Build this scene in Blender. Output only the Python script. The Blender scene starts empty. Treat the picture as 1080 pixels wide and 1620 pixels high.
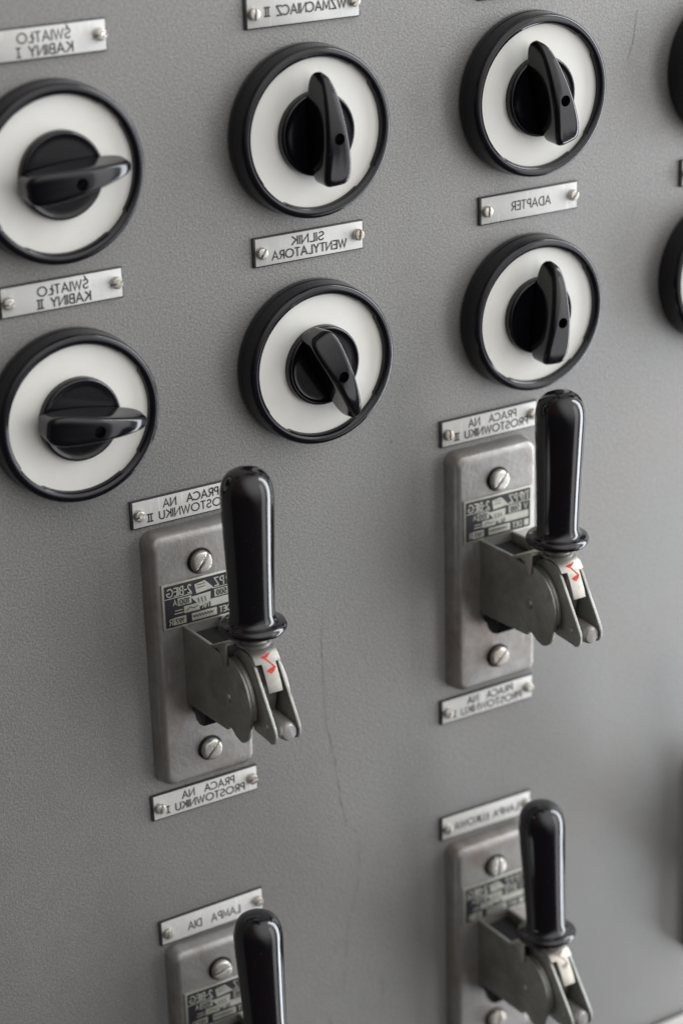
import bpy, bmesh, math, random
from mathutils import Vector, Matrix
random.seed(7)
PI = math.pi
S = 0.027            # one build unit = radius of a white dial face = 27 mm
scene = bpy.context.scene
COL = scene.collection

# ------------------------------------------------------------------ camera
cd = bpy.data.cameras.new('camera'); camo = bpy.data.objects.new('camera', cd); COL.objects.link(camo)
camo.matrix_world = Matrix(((0.8559710872742077, 0.21602768355436527, -0.46972921741014345, -14.1082*S),
                            (-0.5163468317760656, 0.31070828010278206, -0.7980265120848997, -24.6714*S),
                            (-0.026447061565139117, 0.9256308144253335, 0.37750251432389637, 6.0858*S),
                            (0, 0, 0, 1)))
cd.sensor_fit = 'VERTICAL'; cd.sensor_height = 36.0; cd.sensor_width = 24.0; cd.lens = 75.83
cd.clip_start = 0.01; cd.clip_end = 50
cd.dof.use_dof = True; cd.dof.focus_distance = 29.4*S; cd.dof.aperture_fstop = 6.6; cd.dof.aperture_blades = 7
scene.camera = camo

# ------------------------------------------------------------------ world: a dim room, cooler to the right, warm below left
w = bpy.data.worlds.new('World'); scene.world = w; w.use_nodes = True
wn, wl = w.node_tree.nodes, w.node_tree.links
wn.clear()
wo = wn.new('ShaderNodeOutputWorld'); bg = wn.new('ShaderNodeBackground'); wl.new(bg.outputs[0], wo.inputs[0])
tc = wn.new('ShaderNodeTexCoord')
def wdot(v, lo, hi):
    d = wn.new('ShaderNodeVectorMath'); d.operation = 'DOT_PRODUCT'; wl.new(tc.outputs['Generated'], d.inputs[0]); d.inputs[1].default_value = v
    m = wn.new('ShaderNodeMapRange'); m.interpolation_type = 'SMOOTHSTEP'; m.inputs[1].default_value = lo; m.inputs[2].default_value = hi
    wl.new(d.outputs['Value'], m.inputs[0]); return m.outputs[0]
def wmix(f, a, b):
    m = wn.new('ShaderNodeMix'); m.data_type = 'RGBA'; wl.new(f, m.inputs[0])
    for i, c in ((6, a), (7, b)):
        if isinstance(c, tuple): m.inputs[i].default_value = c
        else: wl.new(c, m.inputs[i])
    return m.outputs[2]
side = wmix(wdot((0.95, -0.3, 0), -0.9, 0.9), (0.23, 0.15, 0.105, 1), (0.63, 0.66, 0.73, 1))
low = wmix(wdot((0.95, -0.3, 0), 0.62, 1.0), (0.068, 0.060, 0.062, 1), (0.62, 0.62, 0.66, 1))
up = wmix(wdot((0, 0, 1), -0.15, 0.45), low, side)
top = wmix(wdot((0.38, -0.66, 0.65), 0.38, 1.0), up, (2.6, 2.58, 2.54, 1))
wl.new(top, bg.inputs[0]); bg.inputs[1].default_value = 0.60

# ------------------------------------------------------------------ lamps: the tall windows on the right, a soft one behind
def area(name, pos, target, sx, sy, energy, color):
    l = bpy.data.lights.new(name, 'AREA'); l.shape = 'RECTANGLE'; l.size = sx*S; l.size_y = sy*S; l.energy = energy; l.color = color
    o = bpy.data.objects.new(name, l); COL.objects.link(o); o.location = Vector(pos)*S
    o.rotation_euler = (Vector(target)-Vector(pos)).to_track_quat('-Z', 'Y').to_euler(); return o
area('window_light', (80, -22.5, -5), (2, 0, -9), 25, 180, 104.0, (0.91, 0.95, 1.0))
area('window_light', (52, -56, -12), (2, 0, -9), 24, 100, 9.0, (0.98, 0.985, 1.0))

scene.view_settings.view_transform = 'Standard'
scene.view_settings.look = 'None'
scene.view_settings.exposure = 0.0
scene.view_settings.gamma = 1.0
scene.view_settings.use_curve_mapping = False

# ------------------------------------------------------------------ materials
def newmat(name):
    m = bpy.data.materials.new(name); m.use_nodes = True
    nt = m.node_tree; b = nt.nodes['Principled BSDF']; return m, nt, b
def coords(nt):
    """object coordinates shifted by a random amount per object, so copies do not repeat"""
    t = nt.nodes.new('ShaderNodeTexCoord'); oi = nt.nodes.new('ShaderNodeObjectInfo')
    mu = nt.nodes.new('ShaderNodeMath'); mu.operation = 'MULTIPLY'; mu.inputs[1].default_value = 3.7
    nt.links.new(oi.outputs['Random'], mu.inputs[0])
    a = nt.nodes.new('ShaderNodeVectorMath'); a.operation = 'ADD'
    nt.links.new(t.outputs['Object'], a.inputs[0]); nt.links.new(mu.outputs[0], a.inputs[1]); return a.outputs[0]
def noise(nt, vec, scale, detail=4, rough=0.55, dist=0.0):
    n = nt.nodes.new('ShaderNodeTexNoise'); n.inputs['Scale'].default_value = scale/S; n.inputs['Detail'].default_value = detail
    n.inputs['Roughness'].default_value = rough; n.inputs['Distortion'].default_value = dist
    nt.links.new(vec, n.inputs['Vector']); return n.outputs['Fac']
def remap(nt, f, lo, hi, a, b):
    m = nt.nodes.new('ShaderNodeMapRange'); nt.links.new(f, m.inputs[0])
    for i, v in enumerate((lo, hi, a, b)): m.inputs[i+1].default_value = v
    return m.outputs[0]
def mixc(nt, f, a, b):
    m = nt.nodes.new('ShaderNodeMix'); m.data_type = 'RGBA'
    if isinstance(f, float): m.inputs[0].default_value = f
    else: nt.links.new(f, m.inputs[0])
    for i, c in ((6, a), (7, b)):
        if isinstance(c, tuple): m.inputs[i].default_value = c+(1,) if len(c) == 3 else c
        else: nt.links.new(c, m.inputs[i])
    return m.outputs[2]
def bump(nt, b, h, strength, dist, prev=None):
    n = nt.nodes.new('ShaderNodeBump'); n.inputs['Strength'].default_value = strength; n.inputs['Distance'].default_value = dist*S
    nt.links.new(h, n.inputs['Height'])
    if prev: nt.links.new(prev, n.inputs['Normal'])
    nt.links.new(n.outputs[0], b.inputs['Normal']); return n.outputs[0]

def m_panel():
    m, nt, b = newmat('hammered_grey_enamel')
    t = nt.nodes.new('ShaderNodeTexCoord'); v = t.outputs['Object']
    big = noise(nt, v, 0.22, 3); mid = noise(nt, v, 3.0, 5, 0.6); fine = noise(nt, v, 33, 3, 0.6)
    vo = nt.nodes.new('ShaderNodeTexVoronoi'); vo.feature = 'SMOOTH_F1'; vo.inputs['Scale'].default_value = 34/S
    nt.links.new(v, vo.inputs['Vector']); vo.inputs['Randomness'].default_value = 1
    c = mixc(nt, remap(nt, big, .35, .65, 0, 1), (0.202, 0.201, 0.196), (0.222, 0.217, 0.209))
    warm = noise(nt, v, .38, 4, .6)
    c = mixc(nt, remap(nt, warm, .48, .70, 0, .55), c, (0.225, 0.198, 0.182))
    c = mixc(nt, remap(nt, mid, .60, .78, 0, .35), c, (0.165, 0.163, 0.16))
    c = mixc(nt, remap(nt, fine, .40, .66, 0, .85), c, (0.312, 0.311, 0.306))
    chip = noise(nt, v, 5.5, 2, .5)
    c = mixc(nt, remap(nt, chip, .765, .785, 0, .75), c, (0.10, 0.095, 0.09))
    lite = noise(nt, v, 7.5, 2, .4)
    c = mixc(nt, remap(nt, lite, .775, .79, 0, .6), c, (0.36, 0.36, 0.35))
    nt.links.new(c, b.inputs['Base Color'])
    b.inputs['Metallic'].default_value = 0.25
    nt.links.new(remap(nt, mid, .3, .7, .36, .5), b.inputs['Roughness'])
    p = bump(nt, b, vo.outputs['Distance'], 0.35, 0.007)
    p = bump(nt, b, fine, 0.5, 0.009, p); return m
def m_black(name, base, rough, maroon=None, ior=1.5):
    m, nt, b = newmat(name); v = coords(nt)
    n = noise(nt, v, 5, 6, .7); n2 = noise(nt, v, 1.2, 3)
    c = mixc(nt, remap(nt, n2, .4, .7, 0, 1), base, maroon or base)
    sc = noise(nt, v, 38, 2, .5)
    c = mixc(nt, remap(nt, sc, .70, .80, 0, .5), c, (0.09, 0.09, 0.095))
    nt.links.new(c, b.inputs['Base Color'])
    nt.links.new(remap(nt, n, .3, .75, rough, rough+.10), b.inputs['Roughness'])
    b.inputs['IOR'].default_value = ior
    bump(nt, b, n2, 0.12, 0.012); return m
def m_metal(name, c1, c2, r0, r1, met=0.85, stain=None, scale=2.0, bmp=.15, brushed=0.0):
    m, nt, b = newmat(name); v = coords(nt)
    n = noise(nt, v, scale, 6, .65, .4); f = noise(nt, v, 16, 4, .6); s = noise(nt, v, .9, 5, .7, .8)
    c = mixc(nt, remap(nt, n, .32, .68, 0, 1), c1, c2)
    if stain: c = mixc(nt, remap(nt, s, .45, .72, 0, .85), c, stain)
    c = mixc(nt, remap(nt, f, .62, .75, 0, .4), c, tuple(x*.45 for x in c1))
    mp_ = nt.nodes.new('ShaderNodeMapping'); mp_.inputs['Scale'].default_value = (1, 1, .07); mp_.inputs['Rotation'].default_value = (0, .25, 0)
    nt.links.new(v, mp_.inputs[0]); br = noise(nt, mp_.outputs[0], 26, 2, .5)
    c = mixc(nt, remap(nt, br, .64, .72, 0, .35), c, tuple(min(1, x*1.45) for x in c1))
    nt.links.new(c, b.inputs['Base Color']); b.inputs['Metallic'].default_value = met
    nt.links.new(remap(nt, n, .3, .7, r0, r1), b.inputs['Roughness'])
    bump(nt, b, f, bmp, 0.012); return m
def m_plain(name, c, rough=.5, met=0.0, c2=None, sc=2.0, lo=.35, hi=.7):
    m, nt, b = newmat(name); v = coords(nt)
    n = noise(nt, v, sc, 5, .6)
    nt.links.new(mixc(nt, remap(nt, n, lo, hi, 0, 1), c, c2 or tuple(x*.85 for x in c)), b.inputs['Base Color'])
    b.inputs['Roughness'].default_value = rough; b.inputs['Metallic'].default_value = met; return m

PANEL = m_panel()
BAKE = m_black('black_bakelite', (0.004, 0.004, 0.006), .09)
RIMM = m_black('black_rim_bakelite', (0.005, 0.005, 0.008), .09)
GRIP = m_black('dark_handle_bakelite', (0.004, 0.004, 0.006), .09, (0.006, 0.004, 0.005), 1.6)
HOLE_SHADE = m_plain('dark_hole_shade', (0.004, 0.004, 0.004), .7)  # near-black colour for the shade in screw holes and housing interior
IVORY = m_plain('ivory_plastic', (0.80, 0.795, 0.755), .34, 0, (0.74, 0.72, 0.66), 1.3, .45, .8)
ZINC = m_metal('aged_zinc_plate', (0.40, 0.395, 0.385), (0.31, 0.30, 0.29), .36, .52, .68, (0.25, 0.20, 0.17), 2.4, .35)
STEEL = m_metal('grey_steel', (0.38, 0.39, 0.365), (0.29, 0.295, 0.27), .36, .5, .74, (0.20, 0.19, 0.165), 2.6, .2)
SADDLE = m_metal('bright_steel', (0.30, 0.30, 0.28), (0.24, 0.24, 0.22), .38, .52, .75, (0.34, 0.32, 0.28), 3, .2)
SCREW = m_metal('nickel_screw', (0.62, 0.605, 0.57), (0.48, 0.45, 0.40), .28, .46, .85, (0.34, 0.28, 0.21), 5, .25)
LABF = m_metal('etched_aluminium', (0.70, 0.70, 0.68), (0.63, 0.63, 0.61), .5, .6, .05, (0.60, 0.585, 0.55), 1.5, .08)
LABB = m_plain('label_border_paint', (0.035, 0.035, 0.037), .45)
INK = m_plain('black_engraving', (0.022, 0.022, 0.024), .55)
NAMB = m_plain('nameplate_black', (0.008, 0.008, 0.012), .5, 0, (0.014, 0.012, 0.017))
NAMS = m_metal('nameplate_silver', (0.56, 0.56, 0.50), (0.42, 0.42, 0.37), .38, .5, .55, (0.34, 0.33, 0.27), 4, .1)
RED = m_plain('red_paint', (0.74, 0.022, 0.012), .75, 0, (0.55, 0.02, 0.012), 8)
CRACKM = m_plain('scratch_dark', (0.14, 0.137, 0.133), .7, 0, (0.235, 0.235, 0.23), 3.5, .42, .55)

# ------------------------------------------------------------------ helpers
def link(o, parent=None):
    COL.objects.link(o)
    if parent: o.parent = parent
    return o
def mesh_from_bm(name, bm, mat, ang=35):
    bmesh.ops.recalc_face_normals(bm, faces=bm.faces[:])
    a = math.radians(ang)
    for f in bm.faces: f.smooth = True
    for e in bm.edges:
        e.smooth = not (len(e.link_faces) == 2 and e.calc_face_angle(0) > a)
    bmesh.ops.scale(bm, vec=(S, S, S), verts=bm.verts[:])
    me = bpy.data.meshes.new(name); bm.to_mesh(me); bm.free()
    for x in (mat if isinstance(mat, (list, tuple)) else [mat]): me.materials.append(x)
    return me
def obj(name, bm, mat, parent=None, loc=(0, 0, 0), ang=35):
    me = mesh_from_bm(name, bm, mat, ang)
    o = bpy.data.objects.new(name, me); o.location = Vector(loc)*S
    return link(o, parent)
def empty(name, loc, label, cat, group=None):
    o = bpy.data.objects.new(name, None); o.empty_display_size = .02; link(o)
    o.location = Vector(loc)*S; o['label'] = label; o['category'] = cat
    if group: o['group'] = group
    return o
def copy_tree(o, parent=None):
    c = o.copy(); COL.objects.link(c)
    if parent: c.parent = parent
    for ch in list(o.children): copy_tree(ch, c)
    return c
def bevel(bm, w, seg=2, ang=30):
    es = [e for e in bm.edges if len(e.link_faces) == 2 and e.calc_face_angle(0) > math.radians(ang)]
    bmesh.ops.bevel(bm, geom=es, offset=w, segments=seg, profile=.5, affect='EDGES', clamp_overlap=True)
def box(x0, x1, y0, y1, z0, z1, bv=0, bm=None):
    b2 = bmesh.new()
    vs = [b2.verts.new((x, y, z)) for x in (x0, x1) for y in (y0, y1) for z in (z0, z1)]
    for f in ((0, 1, 3, 2), (4, 6, 7, 5), (0, 4, 5, 1), (2, 3, 7, 6), (0, 2, 6, 4), (1, 5, 7, 3)): b2.faces.new([vs[i] for i in f])
    bmesh.ops.recalc_face_normals(b2, faces=b2.faces[:])
    if bv: bevel(b2, bv)
    return join(bm, b2)
def join(bm, b2):
    if bm is None: return b2
    me = bpy.data.meshes.new('t'); b2.to_mesh(me); b2.free(); bm.from_mesh(me); bpy.data.meshes.remove(me); return bm
def prism(poly, x0, x1, bv=0, bm=None):
    """polygon in (y, z) extruded along x"""
    b2 = bmesh.new()
    a = [b2.verts.new((x0, y, z)) for y, z in poly]; b = [b2.verts.new((x1, y, z)) for y, z in poly]
    b2.faces.new(a); b2.faces.new(b[::-1]); n = len(poly)
    for i in range(n): b2.faces.new((a[i], b[i], b[(i+1) % n], a[(i+1) % n]))
    bmesh.ops.recalc_face_normals(b2, faces=b2.faces[:])
    if bv: bevel(b2, bv, 2, 50)
    return join(bm, b2)
def plate_xz(poly, y0, y1, bv=0, bm=None):
    """polygon in (x, z) extruded along y"""
    b2 = bmesh.new()
    a = [b2.verts.new((x, y0, z)) for x, z in poly]; b = [b2.verts.new((x, y1, z)) for x, z in poly]
    b2.faces.new(a); b2.faces.new(b[::-1]); n = len(poly)
    for i in range(n): b2.faces.new((a[i], b[i], b[(i+1) % n], a[(i+1) % n]))
    bmesh.ops.recalc_face_normals(b2, faces=b2.faces[:])
    if bv: bevel(b2, bv, 2, 50)
    return join(bm, b2)
def lathe(prof, axis='Y', n=96, bm=None, c=(0, 0, 0), rfun=None):
    """prof: (radius, height).  axis Y: height goes towards the viewer (-y);  axis Z: height goes up"""
    b2 = bmesh.new(); rings = []
    for k, (r, h) in enumerate(prof):
        if r < 1e-6:
            p = (c[0], c[1]-h, c[2]) if axis == 'Y' else (c[0], c[1], c[2]+h)
            rings.append([b2.verts.new(p)]); continue
        ring = []
        for i in range(n):
            t = 2*PI*i/n; rr = rfun(k, r, t) if rfun else r
            p = (c[0]+rr*math.cos(t), c[1]-h, c[2]+rr*math.sin(t)) if axis == 'Y' else (c[0]+rr*math.cos(t), c[1]+rr*math.sin(t), c[2]+h)
            ring.append(b2.verts.new(p))
        rings.append(ring)
    for a, b in zip(rings, rings[1:]):
        if len(a) == 1 and len(b) == 1: continue
        for i in range(n):
            j = (i+1) % n
            if len(a) == 1: b2.faces.new((a[0], b[i], b[j]))
            elif len(b) == 1: b2.faces.new((a[i], b[0], a[j]))
            else: b2.faces.new((a[i], b[i], b[j], a[j]))
    bmesh.ops.recalc_face_normals(b2, faces=b2.faces[:])
    return join(bm, b2)
def rcurve(pts, seg=5):
    """round the corners of an open profile given as (r, h, rounding)"""
    out = []
    for i, p in enumerate(pts):
        if len(p) < 3 or p[2] == 0 or i in (0, len(pts)-1): out.append((p[0], p[1])); continue
        v = Vector(p[:2]); a = Vector(pts[i-1][:2])-v; b = Vector(pts[i+1][:2])-v
        ra = min(p[2], a.length*.49); rb = min(p[2], b.length*.49)
        A = v+a.normalized()*ra; B = v+b.normalized()*rb
        for s in range(seg+1):
            t = s/seg; q = A*(1-t)**2+v*2*t*(1-t)+B*t*t; out.append((q.x, q.y))
    return out
def boolean(o, cutter_bm, op='DIFFERENCE'):
    cme = mesh_from_bm('c', cutter_bm, HOLE_SHADE); co = bpy.data.objects.new('c', cme); COL.objects.link(co)
    co.location = o.location
    md = o.modifiers.new('b', 'BOOLEAN'); md.object = co; md.operation = op; md.solver = 'EXACT'
    bpy.context.view_layer.update()
    dg = bpy.context.evaluated_depsgraph_get()
    me = bpy.data.meshes.new_from_object(o.evaluated_get(dg), depsgraph=dg)
    o.modifiers.clear(); o.data = me; bpy.data.objects.remove(co)
    return o

# ------------------------------------------------------------------ engraved single-stroke lettering
def arc(cx, cy, rx, ry, a0, a1, n=12):
    return [(cx+rx*math.cos(math.radians(a0+(a1-a0)*i/n)), cy+ry*math.sin(math.radians(a0+(a1-a0)*i/n))) for i in range(n+1)]
SARC = arc(.27, .745, .23, .255, 30, 225, 8)+arc(.29, .255, .26, .255, 55, -150, 8)
GL = {
 'A': (.74, [[(0, 0), (.37, 1), (.74, 0)], [(.13, .33), (.61, .33)]]),
 'B': (.52, [[(0, 0), (0, 1), (.26, 1)]+arc(.26, .76, .22, .24, 90, -90, 7)+[(0, .52)], [(.26, .52)]+arc(.28, .26, .24, .26, 90, -90, 7)+[(0, 0)]]),
 'C': (.72, [arc(.48, .5, .48, .5, 48, 312, 16)]),
 'D': (.66, [[(0, 0), (0, 1), (.2, 1)]+arc(.2, .5, .46, .5, 90, -90, 12)+[(0, 0)]]),
 'E': (.46, [[(.46, 0), (0, 0), (0, 1), (.46, 1)], [(0, .53), (.42, .53)]]),
 'G': (.82, [arc(.48, .5, .48, .5, 48, 350, 16)+[(.94, .46), (.52, .46)]]),
 'I': (.02, [[(0.01, 0), (0.01, 1)]]),
 'K': (.60, [[(0, 0), (0, 1)], [(.54, 1), (0, .42)], [(.16, .58), (.60, 0)]]),
 'L': (.44, [[(0, 1), (0, 0), (.44, 0)]]),
 'Ł': (.48, [[(.06, 1), (.06, 0), (.48, 0)], [(-.08, .36), (.28, .64)]]),
 'M': (.80, [[(0, 0), (.06, 1), (.40, .15), (.74, 1), (.80, 0)]]),
 'N': (.66, [[(0, 0), (0, 1), (.66, 0), (.66, 1)]]),
 'O': (.98, [arc(.49, .5, .49, .5, 0, 360, 24)]),
 'P': (.48, [[(0, 0), (0, 1), (.22, 1)]+arc(.22, .73, .25, .27, 90, -90, 8)+[(0, .46)]]),
 'R': (.52, [[(0, 0), (0, 1), (.22, 1)]+arc(.22, .73, .25, .27, 90, -90, 8)+[(0, .46)], [(.2, .46), (.52, 0)]]),
 'S': (.54, [SARC]), 'Ś': (.54, [SARC, [(.24, 1.12), (.40, 1.36)]]),
 'T': (.54, [[(0, 1), (.54, 1)], [(.27, 1), (.27, 0)]]),
 'U': (.62, [[(0, 1), (0, .31)]+arc(.31, .31, .31, .31, 180, 360, 10)+[(.62, 1)]]),
 'V': (.66, [[(0, 1), (.33, 0), (.66, 1)]]),
 'W': (1.0, [[(0, 1), (.26, 0), (.5, .95), (.74, 0), (1.0, 1)]]),
 'Y': (.62, [[(0, 1), (.31, .48), (.62, 1)], [(.31, .48), (.31, 0)]]),
 'Z': (.56, [[(0, 1), (.56, 1), (0, 0), (.56, 0)]]),
 '1': (.22, [[(0, .78), (.20, 1), (.20, 0)]]),
 '2': (.5, [arc(.25, .74, .23, .26, 165, -30, 9)+[(0, 0), (.5, 0)]]),
 '5': (.5, [[(.46, 1), (.07, 1), (.03, .55)]+arc(.23, .31, .25, .31, 110, -155, 10)]),
 '7': (.48, [[(0, 1), (.48, 1), (.14, 0)]]),
 '9': (.5, [arc(.25, .70, .24, .30, -20, 340, 14)+[(.46, .3), (.2, 0)]]),
 '0': (.5, [arc(.25, .5, .25, .5, 0, 360, 18)]),
 '-': (.34, [[(0, .5), (.34, .5)]]), '.': (.04, [[(0, 0), (.04, .04)]]),
 '#': (.66, [[(.18, .04), (.18, .96)], [(.48, .04), (.48, .96)], [(.0, .03), (.66, .03)], [(.0, .97), (.66, .97)]]),   # roman two
 '|': (.36, [[(.18, .04), (.18, .96)], [(.0, .03), (.36, .03)], [(.0, .97), (.36, .97)]]),                        # roman one
 ' ': (.40, []),
}
_lay = [0]
def ribbon(bm, pts, wd, y, mp=None, closed=False):
    """flat stroke in the x,z plane at depth y, each stroke a hair above the last"""
    _lay[0] = (_lay[0]+1) % 40
    yy = y-0.00012*_lay[0]
    n = len(pts)
    if n < 2: return
    if math.dist(pts[0], pts[-1]) < 1e-4 and n > 3: closed = True; pts = pts[:-1]; n -= 1
    P = [Vector(p) for p in pts]; L, R = [], []
    for i in range(n):
        if closed: a, b = P[i-1], P[(i+1) % n]
        else: a, b = P[max(i-1, 0)], P[min(i+1, n-1)]
        d1 = (P[i]-a); d2 = (b-P[i])
        d1 = d1.normalized() if d1.length > 1e-9 else d2.normalized(); d2 = d2.normalized() if d2.length > 1e-9 else d1
        t = (d1+d2); t = t.normalized() if t.length > 1e-6 else d1
        nn = Vector((-t.y, t.x)); k = 1/max(.45, nn.dot(Vector((-d1.y, d1.x))))
        c = P[i]
        if not closed and i == 0: c = c-d2*wd*.35
        if not closed and i == n-1: c = c+d1*wd*.35
        L.append(c+nn*wd*.5*k); R.append(c-nn*wd*.5*k)
    f = mp or (lambda x, z, y0: (x, y0, z))
    lv = [bm.verts.new(f(v.x, v.y, yy)) for v in L]; rv = [bm.verts.new(f(v.x, v.y, yy)) for v in R]
    for i in range(n if closed else n-1):
        j = (i+1) % n; bm.faces.new((lv[i], rv[i], rv[j], lv[j]))
def text(bm, s, cx, cz, h, width, wd, y, mirror=True, track=.22):
    """lettering centred on (cx, cz), squeezed or stretched to the given width; mirrored as in the picture"""
    adv = 0; items = []
    for ch in s:
        g = GL[ch]; items.append((adv, g)); adv += g[0]+track
    adv -= track; kx = width/(adv*h)
    for a, g in items:
        for st in g[1]:
            pts = []
            for (x, z) in st:
                X = ((a+x)-adv/2)*h*kx
                pts.append((cx+(-X if mirror else X), cz+(z-.5)*h))
            ribbon(bm, pts, wd, y)
def quad(bm, x0, x1, z0, z1, y):
    vs = [bm.verts.new(p) for p in ((x0, y, z0), (x1, y, z0), (x1, y, z1), (x0, y, z1))]; bm.faces.new(vs)

# ------------------------------------------------------------------ control panel
panel = empty('control_panel', (1, 0, -7), 'large upright grey hammered-paint steel panel that carries every switch and label', 'panel')
bm = box(-16, 18, 0, .12, -22, 16, .03)
sheet = obj('panel_sheet', bm, PANEL, panel)
def crack(pts, wd, jit=.012, sub=9):
    P = []
    for a, b in zip(pts, pts[1:]):
        for i in range(sub):
            t = i/sub; P.append((a[0]+(b[0]-a[0])*t+random.uniform(-jit, jit)-1, a[1]+(b[1]-a[1])*t+7))
    P.append((pts[-1][0]-1, pts[-1][1]+7))
    bm = bmesh.new(); n = len(P)
    l, r = [], []
    for i, (x, z) in enumerate(P):
        w2 = wd*(.35+.65*random.random())*min(1, .3+3*min(i, n-1-i)/n)
        l.append(bm.verts.new((x-w2, -.0035, z))); r.append(bm.verts.new((x+w2, -.0035, z)))
    for i in range(n-1): bm.faces.new((l[i], r[i], r[i+1], l[i+1]))
    obj('scratch', bm, CRACKM, panel)
crack([(.049, -6.98), (.02, -7.6), (.022, -8.41), (.07, -9.0), (.182, -9.52), (.261, -10.3), (.35, -10.72), (.587, -10.96), (.55, -11.4), (.517, -11.83), (.313, -12.56), (.25, -13.1), (.225, -13.58)], .011)
crack([(.869, -13.525), (.93, -13.9), (.887, -14.307)], .010)
crack([(.60, -13.46), (.72, -13.42)], .010)
crack([(-.10, -14.02), (-.02, -14.2), (-.14, -14.36)], .016)
crack([(5.55, .98), (5.50, .55), (5.40, .28)], .010)

# ------------------------------------------------------------------ screws
def screw_bm(r, h, base=True):
    prof = [(0, 0), (r*1.0, 0), (r*1.02, h*.60), (r*.95, h*.88), (r*.80, h*.97), (r*.40, h*1.0), (0, h*1.01)]
    return lathe(rcurve([(p[0], p[1], r*.12) for p in prof], 3), n=40)
def make_screw_mesh(name, r, h, slot):
    o = obj(name, screw_bm(r, h), SCREW)
    boolean(o, box(-slot/2, slot/2, -h*1.5, -h*.15, -r*1.3, r*1.3))
    me = o.data; bpy.data.objects.remove(o); return me
SM_SMALL = make_screw_mesh('label_screw', .080, .078, .034)
SM_BIG = make_screw_mesh('plate_screw', .158, .105, .038)
def put_screw(name, me, parent, x, y, z, ang):
    o = bpy.data.objects.new(name, me); o.location = Vector((x, y, z))*S; o.rotation_euler = (0, math.radians(ang), 0)
    return link(o, parent)

# ------------------------------------------------------------------ engraved labels
LW, LH = 1.725, .409
def label(cx, cz, rows, desc, group=None, screws=(20, -30), tilt=0.0):
    t = empty('engraved_label', (cx, 0, cz), desc, 'label', group or 'engraved labels screwed to the panel')
    obj('backing_plate', box(-LW/2, LW/2, -.042, 0, -LH/2, LH/2, .007), LABB, t)
    b = .022
    f = obj('label_face', box(-LW/2+b*1.5, LW/2-b*.8, -.047, -.03, -LH/2+b*.8, LH/2-b*.8, .004), LABF, t)
    bm = bmesh.new()
    for (s, x, z, h, wd_) in rows: text(bm, s, x, z, h, wd_, .0185, -.0485)
    obj('lettering', bm, INK, f)
    put_screw('label_screw', SM_SMALL, t, -LW/2+.115, -.045, -.005, screws[0])
    put_screw('label_screw', SM_SMALL, t, LW/2-.105, -.045, .012, screws[1])
    t.rotation_euler = (0, math.radians(tilt), 0)
    return t
label(-3.64, 1.563, [('ŚWIATŁO', .02, .072, .118, .70), ('KABINY |', .02, -.095, .118, .74)], 'mirrored light grey label reading ŚWIATŁO KABINY I above the top left dial', None, (60, 80))
label(.029, 1.593, [('WZMACNIACZ #', .03, .0, .12, 1.22)], 'mirrored light grey label reading WZMACNIACZ II at the top edge, above the top middle dial', None, (10, 60))
label(3.64, 1.595, [('WZMACNIACZ |', .02, .0, .12, 1.2)], 'label almost wholly cut by the top edge, over the top right dial')
label(.003, -1.557, [('SILNIK', -.02, .085, .112, .50), ('WENTYLATORA', .0, -.075, .112, 1.16)], 'mirrored light grey label reading SILNIK WENTYLATORA between the two middle dials', None, (35, 8))
label(3.647, -1.548, [('ADAPTER', .03, .0, .122, .68)], 'mirrored light grey label reading ADAPTER between the two right dials', None, (5, 40))
label(-3.644, -1.61, [('ŚWIATŁO', .02, .068, .118, .70), ('KABINY #', .02, -.095, .118, .74)], 'mirrored light grey label reading ŚWIATŁO KABINY II between the two left dials', None, (80, 75))
PR2 = [('PRACA  NA', .05, .085, .112, .84), ('PROSTOWNIKU #', .03, -.075, .112, 1.30)]
PR1 = [('PRACA  NA', .05, .085, .112, .84), ('PROSTOWNIKU |', .0, -.075, .112, 1.26)]
label(2.955, -4.763, PR2, 'mirrored PRACA NA PROSTOWNIKU II label above the right-hand lever, under a dial', None, (0, 60))
label(-2.04, -4.869, PR2, 'mirrored PRACA NA PROSTOWNIKU II label above the left lever, partly behind its handle', None, (70, 20))
label(2.91, -9.293, PR1, 'slightly blurred mirrored PRACA NA PROSTOWNIKU I label under the right-hand lever switch', None, (30, 70))
label(-2.023, -9.388, PR1, 'mirrored label reading PRACA NA PROSTOWNIKU I under the left-hand lever switch', None, (20, 75))
label(-2.029, -11.475, [('LAMPA  DIA', .03, -.02, .125, .86)], 'blurred mirrored label reading LAMPA DIA above the bottom left lever', None, (40, 60), -.5)
label(2.888, -11.347, [('LAMPA ŁUKOWA', .0, -.01, .12, 1.22)], 'blurred mirrored label reading LAMPA ŁUKOWA above the bottom right lever', None, (20, 50), .8)
label(7.275, -1.523, [('LAMPA', .0, .0, .12, .6)], 'label cut by the right edge of the photo between the two half-seen dials', None, (0, 50))
label(7.275, -16.94, [], 'pale label corner cut by the bottom right corner of the photo', None, (0, 50))

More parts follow.
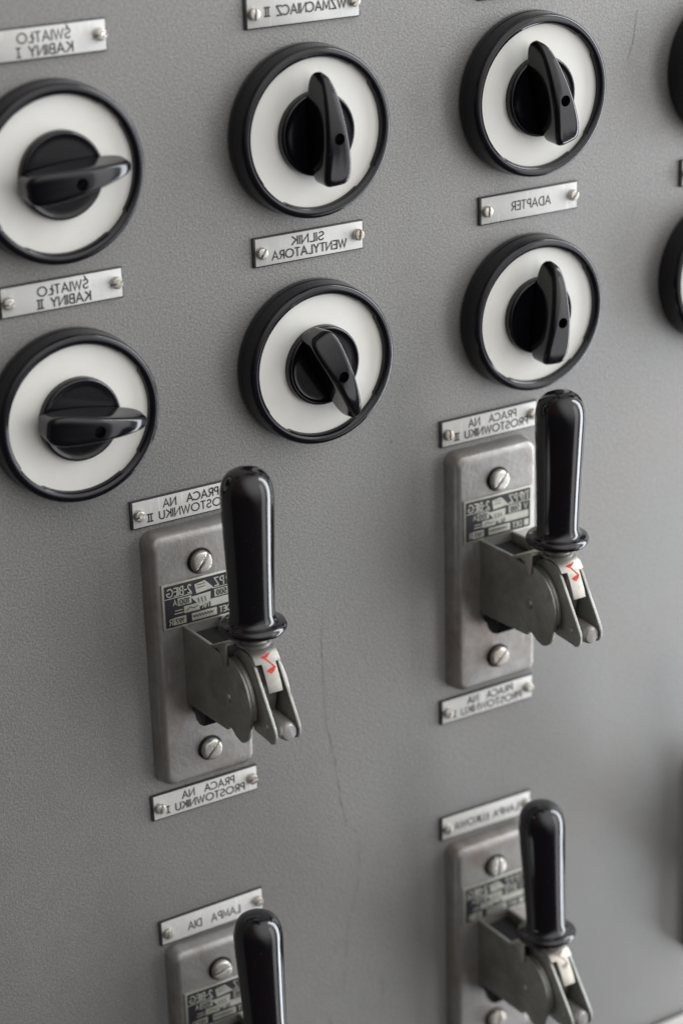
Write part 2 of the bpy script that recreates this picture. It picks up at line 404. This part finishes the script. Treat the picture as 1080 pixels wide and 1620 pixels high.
# ------------------------------------------------------------------ rotary dials
def tabs(k, r, t):
    if k not in TABK: return r
    d = (math.degrees(t)-TAB0) % 90
    return r+.022 if d < 22 else r
rim_prof = rcurve([(1.13, 0, 0), (1.152, .03, .02), (1.152, .12, .01), (1.144, .14, .01), (1.134, .345, .015), (1.112, .386, .03), (1.05, .398, .02), (1.01, .380, .015)], 4)
nb = len(rim_prof)
rim_prof += [(.992, .352), (.985, .318), (.985, .25)]
TABK = set(range(nb, nb+3)); TAB0 = 34
dial0 = empty('rotary_switch', (0, 0, 0), 'x', 'switch', 'round rotary switches on the panel')
obj('rim', lathe(rim_prof, n=180, rfun=tabs), RIMM, dial0)
bm = lathe([(.50, .22), (.50, .296), (1.0, .300), (1.03, .300), (1.03, .22)], n=128)
obj('dial_face', bm, IVORY, dial0)
hubp = rcurve([(.0, .40, 0), (.30, .40, 0), (.475, .395, .05), (.505, .405, .03), (.535, .415, .04), (.562, .385, .03), (.565, .24, 0)], 4)
hub = obj('hub', lathe(hubp[::-1], n=96), BAKE, dial0)
# pointer knob: lofted along its length u; tip at +u
secs = [  # u, half width at base, half width at front, front height, base height
 (-.640, .060, .055, .700, .46), (-.630, .095, .090, .770, .43), (-.600, .128, .128, .820, .41), (-.540, .150, .152, .850, .40),
 (-.430, .166, .160, .880, .39), (-.280, .176, .154, .905, .385), (-.10, .182, .140, .925, .385), (.06, .180, .130, .925, .385), (.22, .172, .118, .908, .385),
 (.38, .160, .106, .880, .385), (.52, .147, .093, .845, .385), (.64, .130, .077, .800, .395), (.74, .106, .058, .745, .41), (.80, .076, .038, .680, .43), (.832, .045, .018, .600, .47), (.840, .015, .008, .560, .50)]
def knob_bm():
    bm = bmesh.new(); rings = []
    for (u, wb, wf, H, B) in secs:
        sc = min(1, (H-B)/.45); wf = wf*(1.30-.14*max(0, min(1, (u+.1)/.8))); k = wf/(.19)
        dish = .030*max(0, k-.62)*(1 if -.56 < u < .7 else 0)*sc
        w_ = wb-wf
        half = [(0, H-dish), (wf*.38, H-dish*.9-.002), (wf*.66, H-dish*.45-.006*sc), (wf*.86, H-.020*sc), (wf*.98, H-.055*sc), (wf+w_*.12, H-.11*sc), (wf+w_*.36, H-(H-B)*.40), (wf+w_*.70, H-(H-B)*.68), (wb, B+.06*sc), (wb*.99, B)]
        pts = half+[(-x, h) for x, h in half[::-1][:-1]]
        rings.append([bm.verts.new((u, -h, v)) for v, h in pts])
    n = len(rings[0])
    for a, b in zip(rings, rings[1:]):
        for i in range(n): bm.faces.new((a[i], b[i], b[(i+1) % n], a[(i+1) % n]))
    bm.faces.new(rings[0][::-1]); bm.faces.new(rings[-1])
    bmesh.ops.recalc_face_normals(bm, faces=bm.faces[:])
    return bm
knob = obj('pointer_knob', knob_bm(), BAKE, dial0, ang=80)
md = knob.modifiers.new('s', 'SUBSURF'); md.levels = 2; md.render_levels = 2
bpy.context.view_layer.update(); dg = bpy.context.evaluated_depsgraph_get()
me = bpy.data.meshes.new_from_object(knob.evaluated_get(dg), depsgraph=dg); knob.modifiers.clear(); knob.data = me
knob.parent = None
hb = lathe([(0, .62), (.074, .62), (.080, 1.1), (0, 1.1)], n=28, c=(.02, 0, -.012))
boolean(knob, hb); knob.parent = dial0
for p in knob.data.polygons: p.use_smooth = True
try: knob.data.set_sharp_from_angle(angle=math.radians(50))
except Exception: pass
sc_ = obj('set_screw', lathe([(0, .64), (.055, .64), (.06, .66), (0, .665)], n=20, c=(.02, 0, -.012)), SADDLE, knob)
dials = [(-3.653, -.03, 5, 'rotary switch with pointer to the right, directly below the label ŚWIATŁO KABINY I'),
         (-3.654, -3.225, -7, 'rotary switch with pointer to the right, directly below the label ŚWIATŁO KABINY II'),
         (0, 0, 93, 'rotary switch with upright pointer below the label WZMACNIACZ II'),
         (-.02, -3.192, -65, 'rotary switch with pointer slanting down to the right, below the label SILNIK WENTYLATORA'),
         (3.615, .036, 105, 'rotary switch with upright pointer leaning left, above the label ADAPTER'),
         (3.611, -3.138, 86, 'rotary switch with upright pointer below the label ADAPTER'),
         (7.28, .05, 90, 'upper of two rotary switches cut by the right edge, only its black rim seen'),
         (7.22, -3.10, 90, 'lower of two rotary switches cut by the right edge, its white face just seen')]
for i, (x, z, a, lab) in enumerate(dials):
    d = dial0 if i == 0 else copy_tree(dial0)
    d.location = Vector((x, 0, z))*S; d['label'] = lab
    for c in d.children:
        if c.name.startswith('pointer_knob'): c.rotation_euler = (0, -math.radians(a), 0)
        if c.name.startswith('rim'): c.rotation_euler = (0, math.radians((0, 3, -2, 1, 4, -3, 0, 2)[i]), 0)

# ------------------------------------------------------------------ lever switches
PX, PZ = .745, 1.935
def rrect(hx, hz, r, n=7):
    out = []
    for cx, cz, a in ((hx-r, hz-r, 0), (-hx+r, hz-r, 90), (-hx+r, -hz+r, 180), (hx-r, -hz+r, 270)):
        for i in range(n+1):
            t = math.radians(a+90*i/n); out.append((cx+r*math.cos(t), cz+r*math.sin(t)))
    return out
def loft_rrect(layers):
    bm = bmesh.new(); rings = []
    for hx, hz, r, h in layers: rings.append([bm.verts.new((x, -h, z)) for x, z in rrect(hx, hz, r)])
    n = len(rings[0])
    for a, b in zip(rings, rings[1:]):
        for i in range(n): bm.faces.new((a[i], b[i], b[(i+1) % n], a[(i+1) % n]))
    bm.faces.new(rings[-1]); bm.faces.new(rings[0][::-1]); return bm
lev0 = empty('lever_switch', (0, 0, 0), 'x', 'switch', 'lever switches on zinc plates')
lay = [(PX, PZ, .17, 0), (PX-.006, PZ-.006, .17, .10), (PX-.02, PZ-.02, .165, .19)]
for k in range(1, 7):
    t = k/6*PI/2; lay.append((PX-.02-.10*(1-math.cos(t)), PZ-.02-.10*(1-math.cos(t)), .165-.06*(1-math.cos(t)), .19+.11*math.sin(t)))
obj('mounting_plate', loft_rrect(lay), ZINC, lev0, ang=50)
F = -.30
for z, a in ((1.446, 38), (-1.446, 42)):
    g = obj('screw_recess_shade', lathe([(0, 0), (.188, 0), (.192, .006), (0, .006)], n=40), HOLE_SHADE, lev0, (0, F-.001, z))  # flat dark disc: hole edge and the screw's shadow put into colour
    put_screw('plate_screw', SM_BIG, lev0, 0, F-.006, z, a)
# nameplate
NX, NZ, NC = .61, .34, .88
npl = obj('nameplate', box(-NX, NX, F-.022, F, NC-NZ, NC+NZ, .005), NAMS, lev0)
obj('nameplate_field', box(-NX+.035, NX-.03, F-.026, F-.01, NC-NZ+.03, NC+NZ-.03), NAMB, npl)
yl = F-.0285
def nx(s): return -NX+.035+s*(2*NX-.065)
def nz(t): return NC+NZ-.03-t*(2*NZ-.06)
bm = bmesh.new()
def ntext(s, s0, s1, t0, t1, wd=.017, y=yl): text(bm, s, nx((s0+s1)/2), nz((t0+t1)/2), abs(nz(t0)-nz(t1)), nx(s1)-nx(s0), wd, y)
ntext('2-BIEG', .04, .35, .07, .26); ntext('PZ', .67, .79, .07, .26); ntext('TYP', .83, .97, .07, .26)
ntext('A', .11, .15, .36, .48, .013); ntext('V', .90, .95, .36, .50, .013)
ntext('NR', .49, .575, .57, .71, .016)
ntext('DET', .72, .86, .80, .93, .015); ntext('R', .045, .085, .80, .94, .014)
ribbon(bm, [(nx(.0), nz(.30)), (nx(.36), nz(.30))], .012, yl); ribbon(bm, [(nx(.64), nz(.30)), (nx(1), nz(.30))], .012, yl)
for k, (a, b) in enumerate(((.13, .22), (.12, .23))): ribbon(bm, [(nx(a), nz(.62+.07*k)), (nx(b), nz(.62+.07*k))], .016, yl)
for (s0, s1, t0, t1) in ((.17, .35, .34, .52), (.66, .85, .34, .52), (.245, .455, .56, .73), (.60, .965, .55, .73), (.10, .27, .78, .96), (.345, .68, .78, .96), (.90, .97, .79, .95)):
    quad(bm, nx(s0), nx(s1), nz(t1), nz(t0), yl)
obj('nameplate_lettering', bm, NAMS, npl)
bm = bmesh.new()   # two opposed arrows
for poly in ([(.40, .10), (.54, .06), (.655, .29), (.42, .33)], [(.345, .38), (.61, .36), (.60, .60), (.46, .66)]):
    vs = [bm.verts.new((nx(s), yl-.001, nz(t))) for s, t in poly]; bm.faces.new(vs)
obj('arrow_emblem', bm, NAMS, npl)
bm = bmesh.new()
ntext('100', .195, .325, .37, .49, .014, yl-.006); ntext('500', .69, .82, .37, .49, .014, yl-.006); ntext('197', .13, .24, .82, .93, .012, yl-.006)
for k in range(2): ribbon(bm, [(nx(.43), nz(.13+.07*k)), (nx(.54), nz(.12+.07*k))], .009, yl-.006)
for k in range(3): ribbon(bm, [(nx(.44+.045*k), nz(.44)), (nx(.45+.045*k), nz(.56))], .011, yl-.006)
ribbon(bm, [(nx(.36+.02*i), nz(.86+(.025 if i % 2 else -.03))) for i in range(15)], .010, yl-.006)
ribbon(bm, [(nx(.28), nz(.67)), (nx(.33), nz(.61)), (nx(.38), nz(.66)), (nx(.43), nz(.62))], .010, yl-.006)
obj('stamped_figures', bm, INK, npl)
# housing: two side cheeks and what is between them, shade filler included
def arcp(cx, cz, r, a0, a1, n): return [(cx+r*math.cos(math.radians(a0+(a1-a0)*i/n)), cz+r*math.sin(math.radians(a0+(a1-a0)*i/n))) for i in range(n+1)]
CY, CZ = -1.58, 0.0
side_poly = [(F, -.60), (F, .535), (-1.15, .575), (-1.50, .55)]+arcp(CY, CZ, .60, 95, 193, 12)+arcp(-1.84, -.30, .27, 190, 262, 6)+[(-1.74, -.54), (-1.62, -.47), (-1.56, -.47), (-1.50, -.545), (-1.42, -.555), (-.30, -.645)]
bm = prism(side_poly, -.315, -.262, .009); bm = prism(side_poly, .262, .315, .009, bm)
hous = obj('housing', bm, STEEL, lev0)
bm = prism([(-1.5, .50)]+arcp(CY, CZ, .600, 95, 195, 14)+[(-1.9, -.2), (-1.5, 0)], -.262, -.205, .008)
bm = prism([(-1.5, .50)]+arcp(CY, CZ, .600, 95, 195, 14)+[(-1.9, -.2), (-1.5, 0)], .205, .262, .008, bm)
bm = prism(arcp(-1.70, -.16, .36, -95, -215, 10)+[(-1.6, 0)], -.262, -.20, .008, bm)
obj('cam_disc', bm, STEEL, hous)
bm = lathe([(0, 0), (.080, 0), (.078, .006), (.066, .004), (.060, .016), (.04, .022), (0, .024)], n=24)
for v in bm.verts: x, y, z = v.co; v.co = (y-.315, x-1.56, z-.03)
obj('rivet', bm, STEEL, hous)
obj('interior_shade_fill', box(-.255, .255, -1.24, F, -.50, .40, .01), HOLE_SHADE, hous)  # added black filler, stands for the shade between the cheeks
ins = [(-.30, -.60), (-.30, -.86), (-.37, -.90)]+arcp(-.50, -.78, .14, 240, 330, 5)[::-1][::-1]+[(-.62, -.60)]
obj('bakelite_insert', prism([(-.30, -.55), (-.30, -.80), (-.36, -.82), (-.40, -.90), (-.50, -.93), (-.62, -.90), (-.68, -.80), (-.70, -.55)], -.24, .24, .015), BAKE, lev0)
# the yoke that swings about the rivet; everything below is built about the pivot
PV = Vector((0, CY, CZ))
def about(bm):
    for v in bm.verts: v.co -= PV
    return bm
arm = [(-1.50, .45), (-1.60, .66), (-1.76, .735), (-1.93, .74), (-2.04, .71), (-2.16, .56), (-2.32, .32), (-2.50, .06), (-2.605, -.10), (-2.625, -.17), (-2.615, -.25), (-2.57, -.33), (-2.51, -.355), (-2.44, -.345), (-2.05, -.34), (-1.95, -.2), (-1.75, .0), (-1.5, .2)]
bm = prism(arm, -.197, -.155, .007); bm = prism(arm, .160, .202, .007, bm)
bm = prism([(-1.45, .10), (-1.45, .56), (-2.02, .56), (-2.10, .36), (-2.12, .10), (-2.05, -.15), (-1.5, -.15)], -.126, .126, .01, bm)
yoke = obj('yoke', about(bm), STEEL, lev0, PV)
# saddle sheet with a narrow strap coming down in front
prof = [(-1.16, .60), (-1.28, .645), (-1.42, .72), (-1.56, .785), (-1.72, .805), (-1.88, .805), (-1.99, .785), (-2.07, .740), (-2.13, .675), (-2.18, .600), (-2.235, .50), (-2.285, .40), (-2.33, .285)]
def sheet_bm(pr, x0f, x1f, th):
    bm = bmesh.new(); o_, i_ = [], []
    for k, (y, z) in enumerate(pr):
        a = Vector(pr[max(k-1, 0)]); b = Vector(pr[min(k+1, len(pr)-1)]); t = (b-a).normalized(); nn = Vector((t.y, -t.x))
        if nn.y > 0: nn = -nn          # inward (down/back)
        if nn.y == 0 and nn.x < 0: nn = -nn
        x0, x1 = x0f(k), x1f(k)
        o_.append((bm.verts.new((x0, y, z)), bm.verts.new((x1, y, z))))
        q = (y+nn.x*th, z+nn.y*th)
        i_.append((bm.verts.new((x0, *q)), bm.verts.new((x1, *q))))
    for k in range(len(pr)-1):
        bm.faces.new((o_[k][0], o_[k][1], o_[k+1][1], o_[k+1][0])); bm.faces.new((i_[k][0], i_[k+1][0], i_[k+1][1], i_[k][1]))
        for s in (0, 1): bm.faces.new((o_[k][s], o_[k+1][s], i_[k+1][s], i_[k][s]))
    for k in (0, -1): bm.faces.new((o_[k][0], o_[k][1], i_[k][1], i_[k][0]))
    bmesh.ops.recalc_face_normals(bm, faces=bm.faces[:]); bevel(bm, .008, 2, 45); return bm
pr2 = prof[:4]+[(-1.62, .795), (-1.63, .796)]+prof[4:9]+[(-2.150, .648), (-2.155, .640)]+prof[9:]
def wl_(k): return -.335 if k <= 4 else (-.190 if k <= 11 else -.098)
def wr_(k): return .335 if k <= 4 else (.190 if k <= 11 else .112)
bm = sheet_bm(pr2, wl_, wr_, .045)
tab = [(-1.34, .655), (-1.45, .715), (-1.625, .78), (-1.625, .50), (-1.605, .46), (-1.555, .45), (-1.52, .50), (-1.47, .60)]
bm = prism(tab, -.350, -.318, .006, bm); bm = prism(tab, .318, .350, .006, bm)
sad = obj('saddle', about(bm), SADDLE, lev0, PV)
# rounded slug between the arms
bm = lathe([(0, 0), (.135, 0), (.135, .78), (.125, .84), (.10, .87), (0, .885)], n=32, c=(.045, -1.72, -.215))
for v in bm.verts: v.co.x += .0
obj('pin', about(bm), ZINC, yoke, (0, 0, 0))
bm = lathe([(0, 0), (.05, 0), (.046, .01), (0, .014)], n=20)
for v in bm.verts: x, y, z = v.co; v.co = (y-.197, x-2.40, z-.15)
obj('yoke_rivet', about(bm), STEEL, yoke)
# red arrow painted on the strap: map (x, s) along the saddle's outer profile
def smap(x, s, off):
    d = 0
    for a, b in zip(prof[6:], prof[7:]):
        l = math.dist(a, b)
        if s <= d+l or b == prof[-1]:
            t = (s-d)/l; ty, tz = (b[0]-a[0])/l, (b[1]-a[1])/l
            return (x, a[0]+ty*(s-d)+tz*.003+tz*off, a[1]+tz*(s-d)-ty*.003-ty*off)
        d += l
bm = bmesh.new()
def rline(pts, wd, off):
    pts = [(x*.92, (q-.27)*.82+.225) for x, q in pts]; wd *= .85
    dense = []
    for a, b in zip(pts, pts[1:]):
        n = max(2, int(math.dist(a, b)/.02))
        dense += [(a[0]+(b[0]-a[0])*i/n, a[1]+(b[1]-a[1])*i/n) for i in range(n)]
    dense.append(pts[-1]); ribbon(bm, dense, wd, 0, mp=lambda x, z, y: smap(x, z, off))
rline([(-.085, .150), (-.02, .140), (.055, .118)], .026, .0005); rline([(-.07, .172), (-.01, .165), (.025, .140)], .022, .0009)
rline([(-.05, .165), (.0, .24), (.072, .350)], .021, .0013)
rline([(.078, .348), (.01, .362), (-.055, .385)], .020, .0017); rline([(.076, .352), (.05, .395), (.0, .432)], .017, .0021)
rline([(-.055, .388), (-.03, .41), (.0, .434)], .020, .0025); rline([(.05, .37), (.01, .39), (-.02, .40)], .03, .0029)
for v in bm.verts: v.co.x += .012
obj('red_arrow_mark', about(bm), RED, sad)
# handle
HY = -1.775
hp = [(0, .93), (.20, .93), (.26, .95), (.36, .965), (.425, .985), (.452, 1.02), (.455, 1.055), (.438, 1.09), (.40, 1.11), (.355, 1.122), (.325, 1.145), (.308, 1.18), (.303, 1.24), (.307, 1.4), (.314, 1.7), (.324, 2.0), (.336, 2.3), (.347, 2.6), (.354, 2.8), (.354, 2.9), (.347, 2.99), (.328, 3.07), (.296, 3.14), (.250, 3.195), (.19, 3.232), (.12, 3.25), (.06, 3.256), (0, 3.257)]
hd = obj('handle', about(lathe(hp, 'Z', 72, c=(0, HY, 0))), GRIP, lev0, PV, ang=60)
bm = lathe([(0, .79), (.235, .79), (.24, .82), (.22, .84), (.20, .845), (.20, .87), (.225, .88), (.225, .90), (.20, .91), (.15, .935), (0, .94)], 'Z', 40, c=(0, HY, 0))
obj('threaded_collar', about(bm), STEEL, hd)

levs = [(-2.037, -7.076, 0.0, 0, 'lever switch on a worn zinc plate, left of centre and sharpest in focus'),
        (2.917, -6.985, -1.0, 4, 'lever switch on a zinc plate directly below the lower fully seen right dial'),
        (2.873, -13.571, 4.6, -30, 'blurred lever switch at the bottom right under the label LAMPA ŁUKOWA'),
        (-2.075, -13.66, 4.0, 40, 'blurred lever switch cut by the bottom edge, under the label LAMPA DIA'),
        (7.82, -13.50, 1.0, 10, 'lever switch cut by the right edge, only a dark sliver of its plate seen')]
for i, (x, z, rot, sa, lab) in enumerate(levs):
    d = lev0 if i == 0 else copy_tree(lev0)
    d.location = Vector((x, 0, z))*S; d['label'] = lab
    for c in d.children:
        if c.name.split('.')[0] in ('yoke', 'saddle', 'handle'): c.rotation_euler = (math.radians(-rot), 0, 0)
        if c.name.startswith('handle'): c.location.z -= (0, .02, .10, .20, 0)[i]*S
        if c.name.startswith('plate_screw'): c.rotation_euler[1] += math.radians(sa)

# the two right-hand levers have brighter saddles; the mark on the bottom right one is faded
SADDLE_PALE = m_metal('pale_steel', (0.48, 0.465, 0.42), (0.40, 0.385, 0.34), .34, .5, .75, (0.50, 0.46, 0.39), 3, .2)
FADED = m_plain('faded_red_paint', (0.26, 0.16, 0.13), .7, 0, (0.42, 0.36, 0.32), 9)
def override(o, m):
    o.material_slots[0].link = 'OBJECT'; o.material_slots[0].material = m
for d in [x for x in COL.objects if x.name.startswith('lever_switch')]:
    lab = d['label']
    if 'directly below' in lab or 'LUKOWA' in lab or 'ŁUKOWA' in lab:
        for c in d.children:
            if c.name.startswith('saddle'):
                override(c, SADDLE_PALE)
                for g in c.children:
                    if 'ŁUKOWA' in lab: override(g, FADED)
